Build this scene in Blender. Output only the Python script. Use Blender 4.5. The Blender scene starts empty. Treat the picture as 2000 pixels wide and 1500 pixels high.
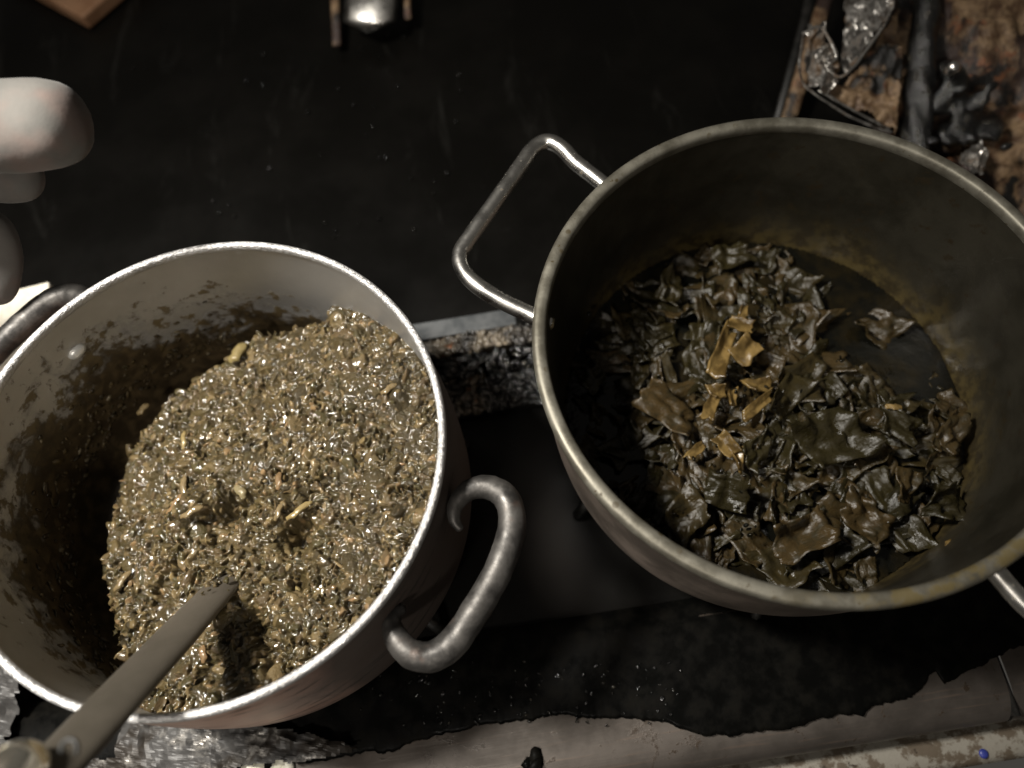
import bpy, math, random
import numpy as np
from mathutils import Vector, Matrix, Euler
R = math.radians
random.seed(7); RNG = np.random.default_rng(11)
scene = bpy.context.scene
COL = scene.collection

# ------------------------------------------------------------------ camera
F_PX, NADX, NADY, CAMH, YAW = 1500.0, 110.0, 669.0, 0.72, R(8.3)
zc = Vector((-NADX, NADY, F_PX)).normalized()          # world up seen in camera axes
xa = (Vector((1, 0, 0)) - zc * zc.x).normalized()
ya = zc.cross(xa)
M0 = Matrix((xa, ya, zc))
c_, s_ = math.cos(YAW), math.sin(YAW)
CM = Matrix(((c_, s_, 0), (-s_, c_, 0), (0, 0, 1))) @ M0   # camera axes -> world axes
cam_d = bpy.data.cameras.new('camera'); cam = bpy.data.objects.new('camera', cam_d); COL.objects.link(cam)
cam.matrix_world = Matrix.Translation((0, 0, CAMH)) @ CM.to_4x4()
cam_d.sensor_width = 36; cam_d.lens = F_PX / 2000 * 36
cam_d.clip_start = 0.02; cam_d.clip_end = 50
cam_d.dof.use_dof = True; cam_d.dof.focus_distance = 0.58; cam_d.dof.aperture_fstop = 2.7
scene.camera = cam

def P(px, py, z):
    """the point at height z that the photograph shows at pixel (px, py)"""
    w = CM @ Vector((px - 1000, 750 - py, -F_PX))
    t = (z - CAMH) / w.z
    return Vector((w.x * t, w.y * t, z))

# ------------------------------------------------------------------ light
world = bpy.data.worlds.new('World'); scene.world = world; world.use_nodes = True
bg = world.node_tree.nodes['Background']
bg.inputs[0].default_value = (1.0, 0.93, 0.82, 1); bg.inputs[1].default_value = 0.055

def area(name, loc, target, size, power, color, spread=180, shape='DISK'):
    d = bpy.data.lights.new(name, 'AREA'); d.shape = shape; d.size = size; d.energy = power
    d.color = color; d.spread = R(spread)
    o = bpy.data.objects.new(name, d); COL.objects.link(o)
    o.location = loc
    o.rotation_euler = (Vector(target) - Vector(loc)).to_track_quat('-Z', 'Y').to_euler()
    return o
area('kitchen_lamp', (-0.70, 0.40, 1.36), (-0.26, 0.2, 0.1), 0.24, 9.6, (1.0, 0.955, 0.88), 80)
area('ceiling_lamp', (-0.45, -0.80, 1.35), (-0.27, 0.08, 0.1), 0.15, 1.5, (1.0, 0.93, 0.84), 72)

vs = scene.view_settings
vs.view_transform = 'Standard'; vs.look = 'None'; vs.exposure = 0.0; vs.gamma = 1.0; vs.use_curve_mapping = False

# ------------------------------------------------------------------ helpers
def tag(o, label=None, cat=None, group=None, kind=None):
    if label: o['label'] = label
    if cat: o['category'] = cat
    if group: o['group'] = group
    if kind: o['kind'] = kind
    return o

def empty(name, loc=(0, 0, 0)):
    o = bpy.data.objects.new(name, None); COL.objects.link(o); o.location = loc
    o.empty_display_size = 0.02
    return o

def setp(o, parent):
    if parent is not None:
        o.parent = parent
        base = Vector(parent.location)
        q = parent.parent
        while q is not None:
            base += Vector(q.location); q = q.parent
        o.location = Vector(o.location) - base if parent.type == 'EMPTY' else Vector(o.location)
    return o

def mesh_obj(name, verts, faces, mat, parent=None, smooth=True, colors=None):
    me = bpy.data.meshes.new(name)
    verts = np.asarray(verts, dtype=np.float64)
    if isinstance(faces, np.ndarray):
        n, k = faces.shape
        me.vertices.add(len(verts)); me.vertices.foreach_set('co', verts.astype(np.float32).ravel())
        me.loops.add(n * k); me.loops.foreach_set('vertex_index', faces.astype(np.int32).ravel())
        me.polygons.add(n)
        me.polygons.foreach_set('loop_start', np.arange(0, n * k, k, dtype=np.int32))
        me.polygons.foreach_set('loop_total', np.full(n, k, dtype=np.int32))
        me.update(calc_edges=True); me.validate()
    else:
        me.from_pydata([tuple(v) for v in verts], [], faces); me.update()
    if smooth:
        me.polygons.foreach_set('use_smooth', np.ones(len(me.polygons), dtype=bool))
    if colors is not None:
        a = me.color_attributes.new('tone', 'FLOAT_COLOR', 'POINT')
        cc = np.ones((len(verts), 4), dtype=np.float32); cc[:, :3] = colors
        a.data.foreach_set('color', cc.ravel())
    me.materials.append(mat)
    o = bpy.data.objects.new(name, me); COL.objects.link(o)
    return setp(o, parent)

def hash2(ix, iy, seed):
    h = (ix.astype(np.int64) * 374761393 + iy.astype(np.int64) * 668265263 + seed * 1442695041) & 0xffffffff
    h = ((h ^ (h >> 13)) * 1274126177) & 0xffffffff
    return ((h ^ (h >> 16)) & 0xffff) / 65535.0

def vnoise(x, y, seed=0):
    x = np.asarray(x, float); y = np.asarray(y, float)
    ix = np.floor(x); iy = np.floor(y); fx = x - ix; fy = y - iy
    fx = fx * fx * (3 - 2 * fx); fy = fy * fy * (3 - 2 * fy)
    a = hash2(ix, iy, seed); b = hash2(ix + 1, iy, seed); c = hash2(ix, iy + 1, seed); d = hash2(ix + 1, iy + 1, seed)
    return (a * (1 - fx) + b * fx) * (1 - fy) + (c * (1 - fx) + d * fx) * fy

def fbm(x, y, seed=0, oct=4, gain=0.5):
    s = 0; amp = 1; tot = 0
    for i in range(oct):
        s = s + amp * vnoise(np.asarray(x) * 2 ** i, np.asarray(y) * 2 ** i, seed + 17 * i); tot += amp; amp *= gain
    return s / tot

def ss(a, b, x):
    t = np.clip((np.asarray(x, float) - a) / (b - a), 0, 1); return t * t * (3 - 2 * t)

def catmull(pts, n):
    pts = [np.array(p, float) for p in pts]
    ext = [2 * pts[0] - pts[1]] + pts + [2 * pts[-1] - pts[-2]]
    out = []
    for i in range(1, len(ext) - 2):
        p0, p1, p2, p3 = ext[i - 1:i + 3]
        for k in range(n):
            t = k / n
            out.append(0.5 * (2 * p1 + (p2 - p0) * t + (2 * p0 - 5 * p1 + 4 * p2 - p3) * t * t + (3 * p1 - p0 - 3 * p2 + p3) * t ** 3))
    out.append(pts[-1])
    return np.array(out)

def tube(path, rad, seg=14, flat=1.0, upref=(0, 0, 1), jitter=0.0):
    """closed swept tube; rad scalar or list; flat squashes it along the up direction"""
    path = np.asarray(path, float); n = len(path)
    rad = np.full(n, rad) if np.isscalar(rad) else np.interp(np.linspace(0, 1, n), np.linspace(0, 1, len(rad)), rad)
    tg = np.gradient(path, axis=0); tg /= np.linalg.norm(tg, axis=1)[:, None]
    up = np.array(upref, float)
    V = []; Fc = []
    for i in range(n):
        s = np.cross(tg[i], up); s /= max(np.linalg.norm(s), 1e-6)
        u = np.cross(s, tg[i])
        for k in range(seg):
            a = 2 * math.pi * k / seg
            r = rad[i] * (1 + jitter * (vnoise(i * .7, k * .9, 5) - .5))
            V.append(path[i] + s * math.cos(a) * r + u * math.sin(a) * r * flat)
    for i in range(n - 1):
        for k in range(seg):
            k2 = (k + 1) % seg
            Fc.append((i * seg + k, i * seg + k2, (i + 1) * seg + k2, (i + 1) * seg + k))
    b = len(V); V.append(path[0] - tg[0] * rad[0] * .45); V.append(path[-1] + tg[-1] * rad[-1] * .45)
    for k in range(seg):
        k2 = (k + 1) % seg
        Fc.append((b, k2, k)); Fc.append((b + 1, (n - 1) * seg + k, (n - 1) * seg + k2))
    return V, Fc

def lathe(profile, seg=128, wob=0.0, seed=0, closed=False):
    prof = np.asarray(profile, float); n = len(prof)
    ang = np.linspace(0, 2 * math.pi, seg, endpoint=False)
    V = np.zeros((n, seg, 3))
    for i, (r, z) in enumerate(prof):
        w = 1 + wob * (np.sin(ang * 2 + seed) * .6 + np.sin(ang * 3 + seed * 2) * .4)
        V[i, :, 0] = r * w * np.cos(ang); V[i, :, 1] = r * w * np.sin(ang); V[i, :, 2] = z
    idx = np.arange(n * seg).reshape(n, seg)
    if closed: idx = np.vstack([idx, idx[:1]])
    a = idx[:-1]; b = idx[1:]
    faces = np.stack([a, np.roll(a, -1, 1), np.roll(b, -1, 1), b], -1).reshape(-1, 4)
    return V.reshape(-1, 3), faces

def box(x0, x1, y0, y1, z0, z1):
    V = [(x, y, z) for x in (x0, x1) for y in (y0, y1) for z in (z0, z1)]
    F = [(0, 1, 3, 2), (4, 6, 7, 5), (0, 4, 5, 1), (2, 3, 7, 6), (0, 2, 6, 4), (1, 5, 7, 3)]
    return V, F

def bevel(o, w, seg=2):
    m = o.modifiers.new('bevel', 'BEVEL'); m.width = w; m.segments = seg; m.limit_method = 'ANGLE'
    return o

# ------------------------------------------------------------------ materials
class NT:
    def __init__(s, name):
        s.m = bpy.data.materials.new(name); s.m.use_nodes = True
        s.t = s.m.node_tree; s.b = s.t.nodes['Principled BSDF']; s.out = s.t.nodes['Material Output']
        s.co = s.t.nodes.new('ShaderNodeTexCoord').outputs['Object']
    def n(s, typ, **kw):
        nd = s.t.nodes.new(typ)
        for k, v in kw.items(): setattr(nd, k, v)
        return nd
    def l(s, a, b): s.t.links.new(a, b)
    def noise(s, scale, detail=6, rough=0.6, dist=0.0, vec=None):
        nd = s.n('ShaderNodeTexNoise'); nd.inputs['Scale'].default_value = scale
        nd.inputs['Detail'].default_value = detail; nd.inputs['Roughness'].default_value = rough
        nd.inputs['Distortion'].default_value = dist
        s.l(vec if vec is not None else s.co, nd.inputs['Vector']); return nd.outputs['Fac']
    def voro(s, scale, vec=None, feature='F1'):
        nd = s.n('ShaderNodeTexVoronoi'); nd.feature = feature; nd.inputs['Scale'].default_value = scale
        s.l(vec if vec is not None else s.co, nd.inputs['Vector']); return nd.outputs['Distance']
    def ramp(s, fac, a, b, va=0.0, vb=1.0):
        nd = s.n('ShaderNodeMapRange'); nd.interpolation_type = 'SMOOTHSTEP'
        nd.inputs[1].default_value = a; nd.inputs[2].default_value = b
        nd.inputs[3].default_value = va; nd.inputs[4].default_value = vb
        s.l(fac, nd.inputs[0]); return nd.outputs[0]
    def mix(s, fac, a, b):
        nd = s.n('ShaderNodeMix', data_type='RGBA')
        if isinstance(fac, float): nd.inputs[0].default_value = fac
        else: s.l(fac, nd.inputs[0])
        for v, i in ((a, 6), (b, 7)):
            if isinstance(v, tuple): nd.inputs[i].default_value = (*v, 1)
            else: s.l(v, nd.inputs[i])
        return nd.outputs[2]
    def math(s, op, a, b=None):
        nd = s.n('ShaderNodeMath', operation=op)
        for v, i in ((a, 0), (b, 1)):
            if v is None: continue
            if isinstance(v, (int, float)): nd.inputs[i].default_value = v
            else: s.l(v, nd.inputs[i])
        return nd.outputs[0]
    def attr(s, name):
        nd = s.n('ShaderNodeAttribute'); nd.attribute_name = name; return nd.outputs['Color']
    def sep(s):
        nd = s.n('ShaderNodeSeparateXYZ'); s.l(s.co, nd.inputs[0]); return nd.outputs
    def scaled(s, sx, sy, sz):
        nd = s.n('ShaderNodeVectorMath', operation='MULTIPLY'); s.l(s.co, nd.inputs[0])
        nd.inputs[1].default_value = (sx, sy, sz); return nd.outputs[0]
    def set(s, color=None, rough=None, metal=None, bump=None, bstr=0.3, bdist=0.001, **kw):
        for v, k in ((color, 'Base Color'), (rough, 'Roughness'), (metal, 'Metallic')):
            if v is None: continue
            if isinstance(v, tuple): s.b.inputs[k].default_value = (*v, 1)
            elif isinstance(v, (int, float)): s.b.inputs[k].default_value = v
            else: s.l(v, s.b.inputs[k])
        if bump is not None:
            nd = s.n('ShaderNodeBump'); nd.inputs['Strength'].default_value = bstr; nd.inputs['Distance'].default_value = bdist
            s.l(bump, nd.inputs['Height']); s.l(nd.outputs[0], s.b.inputs['Normal'])
            if 'Coat_Weight' in kw:
                n2 = s.n('ShaderNodeBump'); n2.inputs['Strength'].default_value = .34; n2.inputs['Distance'].default_value = .002
                s.l(s.noise(300, 2, .4), n2.inputs['Height']); s.l(n2.outputs[0], s.b.inputs['Coat Normal'])
        for k, v in kw.items(): s.b.inputs[k.replace('_', ' ')].default_value = v
        return s.m

def m_black():
    t = NT('greasy_black_enamel')
    n = t.noise(9, 8); f = t.noise(160, 4); sc = t.noise(9, 7, .7, 1.2, vec=t.scaled(2.2, .5, 1))
    c = t.mix(t.ramp(n, .4, .7), (.0022, .002, .0016), (.0034, .003, .0024))
    c = t.mix(t.ramp(sc, .56, .75), c, (.009, .0085, .0075))
    return t.set(c, t.ramp(n, .3, .7, .30, .38), 0.0, t.math('ADD', n, t.math('MULTIPLY', f, .15)), .12, .002, Specular_IOR_Level=.15)
def m_grease():
    t = NT('burnt_black_grease')
    n = t.noise(60, 8); c = t.mix(t.ramp(n, .4, .75), (.002, .002, .0018), (.005, .0045, .0035))
    return t.set(c, t.ramp(n, .35, .65, .3, .6), 0.0, n, .3, .002, Specular_IOR_Level=.04)
def m_alu_left():
    t = NT('worn_aluminium_inside')
    x = t.sep()
    n = t.noise(26, 7, .65, .4); n2 = t.noise(90, 5, .6, .3); n3 = t.noise(8, 4)
    lev = t.math('ADD', x[2], t.math('MULTIPLY', x[0], .42))          # the stew film climbs higher on one side
    lev = t.math('ADD', lev, t.math('MULTIPLY', x[1], -.12))
    lev = t.math('ADD', lev, t.math('MULTIPLY', t.math('SUBTRACT', n, .5), -.22))
    film = t.ramp(lev, .055, .115, 1.0, 0.0)
    patch = t.ramp(t.math('ADD', lev, t.math('MULTIPLY', t.math('SUBTRACT', n2, .5), -.35)), .06, .10, 1.0, 0.0)
    metal = t.mix(t.ramp(n3, .3, .7), (.40, .395, .385), (.53, .525, .515))
    c = t.mix(patch, metal, t.mix(t.ramp(n2, .4, .65), (.055, .04, .018), (.12, .09, .045)))
    c = t.mix(film, c, t.mix(t.ramp(n2, .4, .7), (.034, .024, .013), (.085, .06, .03)))
    dirt = t.math('MAXIMUM', film, patch)
    brush = t.noise(40, 3, vec=t.scaled(.3, .3, 14))
    return t.set(c, t.ramp(dirt, 0, 1, .42, .32), t.ramp(dirt, 0, .8, .75, 0), t.math('ADD', t.math('MULTIPLY', brush, .2), t.math('MULTIPLY', dirt, n2)), .4, .0012)
def m_alu_rim():
    t = NT('hammered_aluminium_rim')
    n = t.noise(330, 4); n2 = t.noise(30, 5)
    return t.set(t.mix(t.ramp(n2, .35, .65), (.50, .49, .48), (.68, .67, .66)), t.ramp(n, .3, .7, .38, .55), .8, n, 1.0, .002)
def m_alu_out():
    t = NT('scorched_aluminium_outside')
    x = t.sep(); n = t.noise(20, 7, .65, .3, vec=t.scaled(1, 1, 1)); st = t.noise(60, 5, .6, .2, vec=t.scaled(.35, .35, 2.4))
    c = t.mix(t.ramp(n, .3, .7), (.58, .36, .28), (.72, .53, .44))
    c = t.mix(t.ramp(st, .55, .68), c, (.13, .085, .06))
    soot = t.ramp(t.math('ADD', x[2], t.math('MULTIPLY', t.math('SUBTRACT', n, .5), .09)), .05, .14, 1.0, 0.0)
    soot = t.math('MAXIMUM', soot, t.ramp(t.math('ADD', x[0], t.math('MULTIPLY', n, .07)), .045, .12, 0.0, .93))
    c = t.mix(soot, c, (.02, .018, .015))
    return t.set(c, t.ramp(soot, 0, 1, .4, .55), t.ramp(soot, 0, 1, .65, .1), st, .3, .0008)
def m_handle_dark():
    t = NT('heat_darkened_cast_handle')
    n = t.noise(38, 7, .65, .3); n2 = t.noise(120, 5)
    c = t.mix(t.ramp(n, .35, .6), (.035, .033, .031), (.115, .108, .10))
    c = t.mix(t.ramp(t.noise(16, 4), .60, .74), c, (.17, .095, .065))
    return t.set(c, t.ramp(n2, .3, .7, .42, .6), .7, n2, .5, .0008)
def m_steel():
    t = NT('polished_steel_with_splashes')
    n = t.noise(70, 6); sp = t.noise(130, 3)
    c = t.mix(t.ramp(n, .4, .7), (.72, .70, .66), (.56, .54, .50))
    spot = t.ramp(sp, .66, .72)
    c = t.mix(spot, c, (.09, .07, .04))
    return t.set(c, t.ramp(n, .3, .7, .22, .36), t.ramp(spot, 0, 1, 1.0, .1), sp, .25, .0006)
def m_rim_right():
    t = NT('stained_aluminium_rim')
    n = t.noise(45, 7); sp = t.voro(85); sp2 = t.noise(150, 4)
    c = t.mix(t.ramp(n, .35, .65), (.12, .11, .085), (.21, .197, .16))
    spot = t.math('MULTIPLY', t.ramp(sp, .16, .24, 1, 0), t.ramp(t.noise(22, 3), .5, .62))
    spot = t.math('MAXIMUM', spot, t.ramp(sp2, .64, .7))
    c = t.mix(spot, c, (.05, .038, .018))
    x = t.sep()
    sauce = t.math('MULTIPLY', t.ramp(t.math('SUBTRACT', t.math('MULTIPLY', x[0], .45), x[1]), .13, .2), t.ramp(t.noise(55, 5), .42, .58))
    c = t.mix(sauce, c, (.10, .078, .034))
    return t.set(c, t.ramp(n, .3, .7, .42, .58), t.ramp(t.math('MAXIMUM', spot, sauce), 0, 1, .6, .1), t.math('ADD', n, sp2), .3, .0008)
def m_inside_right():
    t = NT('stained_pot_inside')
    n = t.noise(22, 7, .6, .3); n2 = t.noise(70, 5, .65)
    c = t.mix(t.ramp(n, .3, .7), (.021, .0185, .012), (.047, .042, .030))
    c = t.mix(t.ramp(n2, .58, .68), c, (.035, .026, .014))
    x = t.sep()
    wet = t.ramp(t.math('ADD', x[2], t.math('MULTIPLY', n, .05)), .09, .16, 1.0, 0.0)
    c = t.mix(wet, c, t.mix(t.ramp(n2, .4, .6), (.030, .022, .010), (.07, .052, .020)))
    return t.set(c, t.ramp(wet, 0, 1, .45, .3), t.ramp(wet, 0, 1, .55, 0), n2, .35, .001)
def m_outside_right():
    t = NT('sooted_pot_outside')
    x = t.sep(); n = t.noise(14, 6)
    c = t.mix(t.ramp(n, .35, .7), (.26, .215, .18), (.38, .31, .26))
    soot = t.ramp(t.math('ADD', x[2], t.math('MULTIPLY', n, .1)), .08, .19, 1.0, 0.0)
    c = t.mix(soot, c, (.025, .021, .017))
    return t.set(c, t.ramp(n, .3, .7, .28, .45), t.ramp(soot, 0, 1, .75, .2), t.noise(90, 4), .15, .0006)
def m_mash():
    t = NT('wet_chopped_greens')
    n = t.noise(300, 4, .6); n2 = t.noise(50, 5)
    c = t.mix(t.ramp(n, .58, .8, 0, .6), t.attr('tone'), (.10, .072, .033))
    c = t.mix(t.ramp(n2, .42, .25, 0, .6), c, (.025, .019, .008))
    return t.set(c, t.ramp(n2, .3, .7, .5, .65), 0.0, t.noise(420, 4, .6), .6, .0018, Specular_IOR_Level=.2, Coat_Weight=.8, Coat_Roughness=.06, Coat_IOR=1.5)
def m_leaf():
    t = NT('cooked_dark_leaf')
    info = t.n('ShaderNodeObjectInfo')
    n = t.noise(120, 6); v = t.noise(40, 4, vec=t.scaled(1, 6, 1))
    nd = t.n('ShaderNodeValToRGB'); t.l(info.outputs['Random'], nd.inputs[0])
    cr = nd.color_ramp; cr.elements[0].color = (.014, .0115, .0045, 1); cr.elements[1].color = (.052, .034, .0135, 1)
    e = cr.elements.new(.45); e.color = (.024, .019, .0065, 1)
    e = cr.elements.new(.7); e.color = (.040, .027, .0105, 1)
    c = t.mix(t.ramp(n, .4, .75), nd.outputs[0], (.025, .02, .009))
    return t.set(c, t.ramp(n, .3, .7, .2, .42), 0.0, t.math('ADD', n, v), .8, .0018, Specular_IOR_Level=.45)
def m_stem():
    t = NT('pale_cooked_stem')
    n = t.noise(150, 6); n2 = t.noise(45, 5)
    c = t.mix(t.ramp(n2, .38, .6), (.06, .037, .011), (.19, .125, .042))
    c = t.mix(t.ramp(n, .6, .75), c, (.08, .045, .012))
    return t.set(c, .28, 0.0, n, .6, .0012, Specular_IOR_Level=.6)
def m_broth():
    t = NT('dark_oily_broth')
    n = t.noise(35, 5); c = t.mix(t.ramp(n, .4, .7), (.004, .004, .003), (.012, .009, .004))
    return t.set(c, .06, 0.0, n, .35, .004, Specular_IOR_Level=.4)
def m_trim():
    t = NT('dirty_stainless_trim')
    n = t.noise(18, 7, .65); br = t.noise(30, 4, vec=t.scaled(.5, 9, 9)); sp = t.noise(75, 5, .7)
    c = t.mix(t.ramp(n, .3, .7), (.066, .057, .049), (.108, .093, .081))
    c = t.mix(t.ramp(br, .55, .75), c, (.13, .10, .08))
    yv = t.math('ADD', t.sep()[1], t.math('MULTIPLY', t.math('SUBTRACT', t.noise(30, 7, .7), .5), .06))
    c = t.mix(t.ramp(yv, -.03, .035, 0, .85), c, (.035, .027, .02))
    spot = t.math('MAXIMUM', t.ramp(sp, .62, .67), t.ramp(t.noise(24, 8, .72, .5), .60, .66))
    c = t.mix(spot, c, (.03, .02, .012))
    return t.set(c, t.ramp(n, .3, .7, .34, .5), t.ramp(spot, 0, 1, .5, 0), t.math('ADD', br, spot), .2, .001)
def m_strip():
    t = NT('flaking_white_paint')
    n = t.noise(55, 7, .7); c = t.mix(t.ramp(n, .46, .56), (.20, .185, .155), (.085, .066, .046))
    c = t.mix(t.ramp(t.noise(80, 4), .62, .68), c, (.03, .02, .012))
    return t.set(c, .5, 0.0, n, .6, .0015)
def m_foil(name='sooty_foil', dirty=.5):
    t = NT(name); n = t.noise(45, 7, .65, .2); n2 = t.noise(170, 4)
    d = t.ramp(n, .62 - dirty * .35, .80 - dirty * .35)
    c = t.mix(d, (.42, .40, .37), t.mix(t.ramp(t.noise(20, 4), .45, .55), (.10, .06, .03) if dirty < .9 else (.06, .058, .056), (.03, .025, .02)))
    return t.set(c, t.ramp(d, 0, 1, .30, .5), t.ramp(d, 0, 1, .95, .15), n2, .4, .0008)
def m_rust():
    t = NT('rust_and_burnt_fat')
    n = t.noise(11, 8, .65, .6); n2 = t.noise(60, 6, .7); 
    c = t.mix(t.ramp(n2, .35, .65), (.09, .05, .028), (.27, .18, .10))
    c = t.mix(t.ramp(n, .48, .56), c, (.035, .02, .015))
    c = t.mix(t.ramp(t.noise(34, 6, .7), .56, .64), c, (.20, .085, .04))
    c = t.mix(t.ramp(t.noise(17, 6, .6, .4), .54, .62), c, (.010, .009, .008))
    return t.set(c, t.ramp(n2, .3, .7, .3, .65), .15, t.math('ADD', n, n2), .9, .004)
def m_crust():
    t = NT('baked_on_crust')
    n = t.noise(70, 7, .7); n2 = t.noise(28, 5)
    c = t.mix(t.ramp(n2, .42, .6), (.022, .02, .018), (.15, .125, .092))
    c = t.mix(t.ramp(n, .6, .72), c, (.34, .27, .18))
    c = t.mix(t.ramp(t.noise(40, 3), .66, .7), c, (.25, .08, .02))
    return t.set(c, t.ramp(n, .3, .7, .15, .4), 0.0, t.noise(200, 5), .8, .002, Specular_IOR_Level=.7)
def m_tar():
    t = NT('wet_black_char')
    n = t.noise(120, 6, .7); c = t.mix(t.ramp(n, .5, .7), (.006, .006, .006), (.05, .045, .035))
    return t.set(c, .16, 0.0, n, .8, .003, Specular_IOR_Level=.8)
def m_plain(name, c0, c1, rough, metal=0.0, scale=40, b=.3):
    t = NT(name); n = t.noise(scale, 6)
    return t.set(t.mix(t.ramp(n, .35, .65), c0, c1), t.ramp(n, .3, .7, rough * .85, rough * 1.15), metal, n, b, .001)
def m_glove():
    t = NT('pale_grey_knit_glove')
    n = t.noise(25, 5); w = t.n('ShaderNodeTexWave'); w.inputs['Scale'].default_value = 260; t.l(t.co, w.inputs['Vector'])
    c = t.mix(t.ramp(n, .35, .7), (.115, .11, .10), (.15, .14, .127))
    c = t.mix(t.ramp(t.noise(14, 3), .5, .65, 0, .7), c, (.19, .13, .11))
    return t.set(c, .85, 0.0, t.noise(60, 4), .3, .002, Sheen_Weight=.1)

MB, MG, MAL, MAR, MAO = m_black(), m_grease(), m_alu_left(), m_alu_rim(), m_alu_out()
MHD, MST, MRR, MIR, MOR = m_handle_dark(), m_steel(), m_rim_right(), m_inside_right(), m_outside_right()
MMA, MLE, MSM, MBR, MTR, MSP = m_mash(), m_leaf(), m_stem(), m_broth(), m_trim(), m_strip()
MFO, MFD, MRU, MCR, MTA, MGL = m_foil('crumpled_foil', .6), m_foil('sooty_foil', .95), m_rust(), m_crust(), m_tar(), m_glove()
MIRON = m_plain('soot_black_iron', (.008, .008, .007), (.02, .018, .016), .5, .2, 60, .6)
MWHITE = m_plain('off_white_board', (.62, .58, .48), (.74, .70, .60), .5, 0, 60, .2)
MCARD = m_plain('reflected_brown', (.17, .085, .042), (.23, .125, .065), .6, 0, 30, .3)
MGREYBAR = m_plain('grey_painted_steel', (.055, .06, .063), (.10, .104, .106), .4, .2, 45, .3)
MRIVET = m_plain('bright_rivet', (.75, .74, .70), (.85, .84, .80), .35, .4, 60, .1)
MLADLE = m_plain('dull_steel_handle', (.10, .088, .068), (.14, .12, .095), .5, .45, 25, .15)
def m_paddle():
    t = NT('stew_smeared_paddle'); n = t.noise(40, 7, .65); n2 = t.noise(12, 5, vec=t.scaled(1, 1, .4)); x = t.sep()
    c = t.mix(t.ramp(n2, .3, .7), (.075, .065, .05), (.125, .108, .085))
    wet = t.ramp(t.math('ADD', x[2], t.math('MULTIPLY', t.math('SUBTRACT', n, .5), .16)), .01, .07, 1.0, 0.0)
    c = t.mix(wet, c, (.05, .04, .018))
    return t.set(c, t.ramp(wet, 0, 1, .5, .25), t.ramp(wet, 0, 1, .5, 0), n, .4, .0015)
MLADLE = m_paddle()
MKNOB = m_plain('warm_polished_steel', (.62, .58, .48), (.78, .74, .64), .16, .95, 20, .1)
MBLUE = m_plain('blue_speck', (.02, .03, .16), (.03, .04, .22), .4)
MORANGE = m_plain('amber_drip', (.35, .12, .02), (.45, .18, .04), .25)
MCREAM = m_plain('pale_fat_lump', (.62, .60, .48), (.76, .74, .64), .4, 0, 80, .5)

# ------------------------------------------------------------------ stove
stove = tag(empty('stove'), 'grease-blackened gas stove with a dirty steel front edge under both pots', 'stove')

def sheet(x0, x1, y0, y1, z, nx, ny, amp, scale, seed):
    X, Y = np.meshgrid(np.linspace(x0, x1, nx), np.linspace(y0, y1, ny), indexing='ij')
    Z = z + amp * (fbm(X * scale, Y * scale, seed, 5) - .5)
    V = np.stack([X, Y, Z], -1).reshape(-1, 3)
    idx = np.arange(nx * ny).reshape(nx, ny)
    Fc = np.stack([idx[:-1, :-1], idx[1:, :-1], idx[1:, 1:], idx[:-1, 1:]], -1).reshape(-1, 4)
    return V, Fc
V, Fc = sheet(-1.6, 1.6, .06, 2.0, -.002, 220, 150, .006, 9, 3)
mesh_obj('cooktop', V, Fc, MB, stove)

# front trim: flat top rolling over to the front
def extrude_x(prof, x0, x1, nx=40, sag=0.0006, seed=1):
    n = len(prof); xs = np.linspace(x0, x1, nx)
    V = np.zeros((nx, n, 3))
    for i, x in enumerate(xs):
        V[i, :, 0] = x; V[i, :, 1] = [p[0] for p in prof]
        V[i, :, 2] = [p[1] for p in prof] + sag * (vnoise(x * 12, np.arange(n) * .4, seed) - .5) * 2
    idx = np.arange(nx * n).reshape(nx, n)
    Fc = np.stack([idx[:-1, :-1], idx[1:, :-1], idx[1:, 1:], idx[:-1, 1:]], -1).reshape(-1, 4)
    return V.reshape(-1, 3), Fc
prof = [(.085, -.004), (.075, .012), (.07, .016), (.04, .0165), (.01, .0168), (-.015, .0165)]
for a in np.linspace(0, 125, 14)[1:]:
    prof.append((-.015 - .034 * math.sin(R(a)) , -.010 + .0265 * math.cos(R(a))))
prof.append((-.038, -.05))
XJ = P(1975, 1350, .016).x
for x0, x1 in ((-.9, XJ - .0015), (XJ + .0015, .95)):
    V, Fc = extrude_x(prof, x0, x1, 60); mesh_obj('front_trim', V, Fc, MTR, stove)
V, Fc = box(XJ - .0013, XJ + .0013, -.045, .07, -.03, .0145); mesh_obj('trim_joint', V, Fc, MIRON, stove)
# lower painted strip below the roll
prof2 = [(-.046, -.036), (-.060, -.030), (-.074, -.031), (-.080, -.036), (-.082, -.12)]
V, Fc = extrude_x(prof2, -.9, .95, 50, .0008, 4); mesh_obj('front_strip', V, Fc, MSP, stove)
c = P(1922, 1472, -.0295); V, Fc = lathe([(0.0001, .0012), (.002, .001), (.0036, .0004), (.004, -.001)], 12)
mesh_obj('blue_speck', V + np.array(c), Fc, MBLUE, stove)

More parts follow.
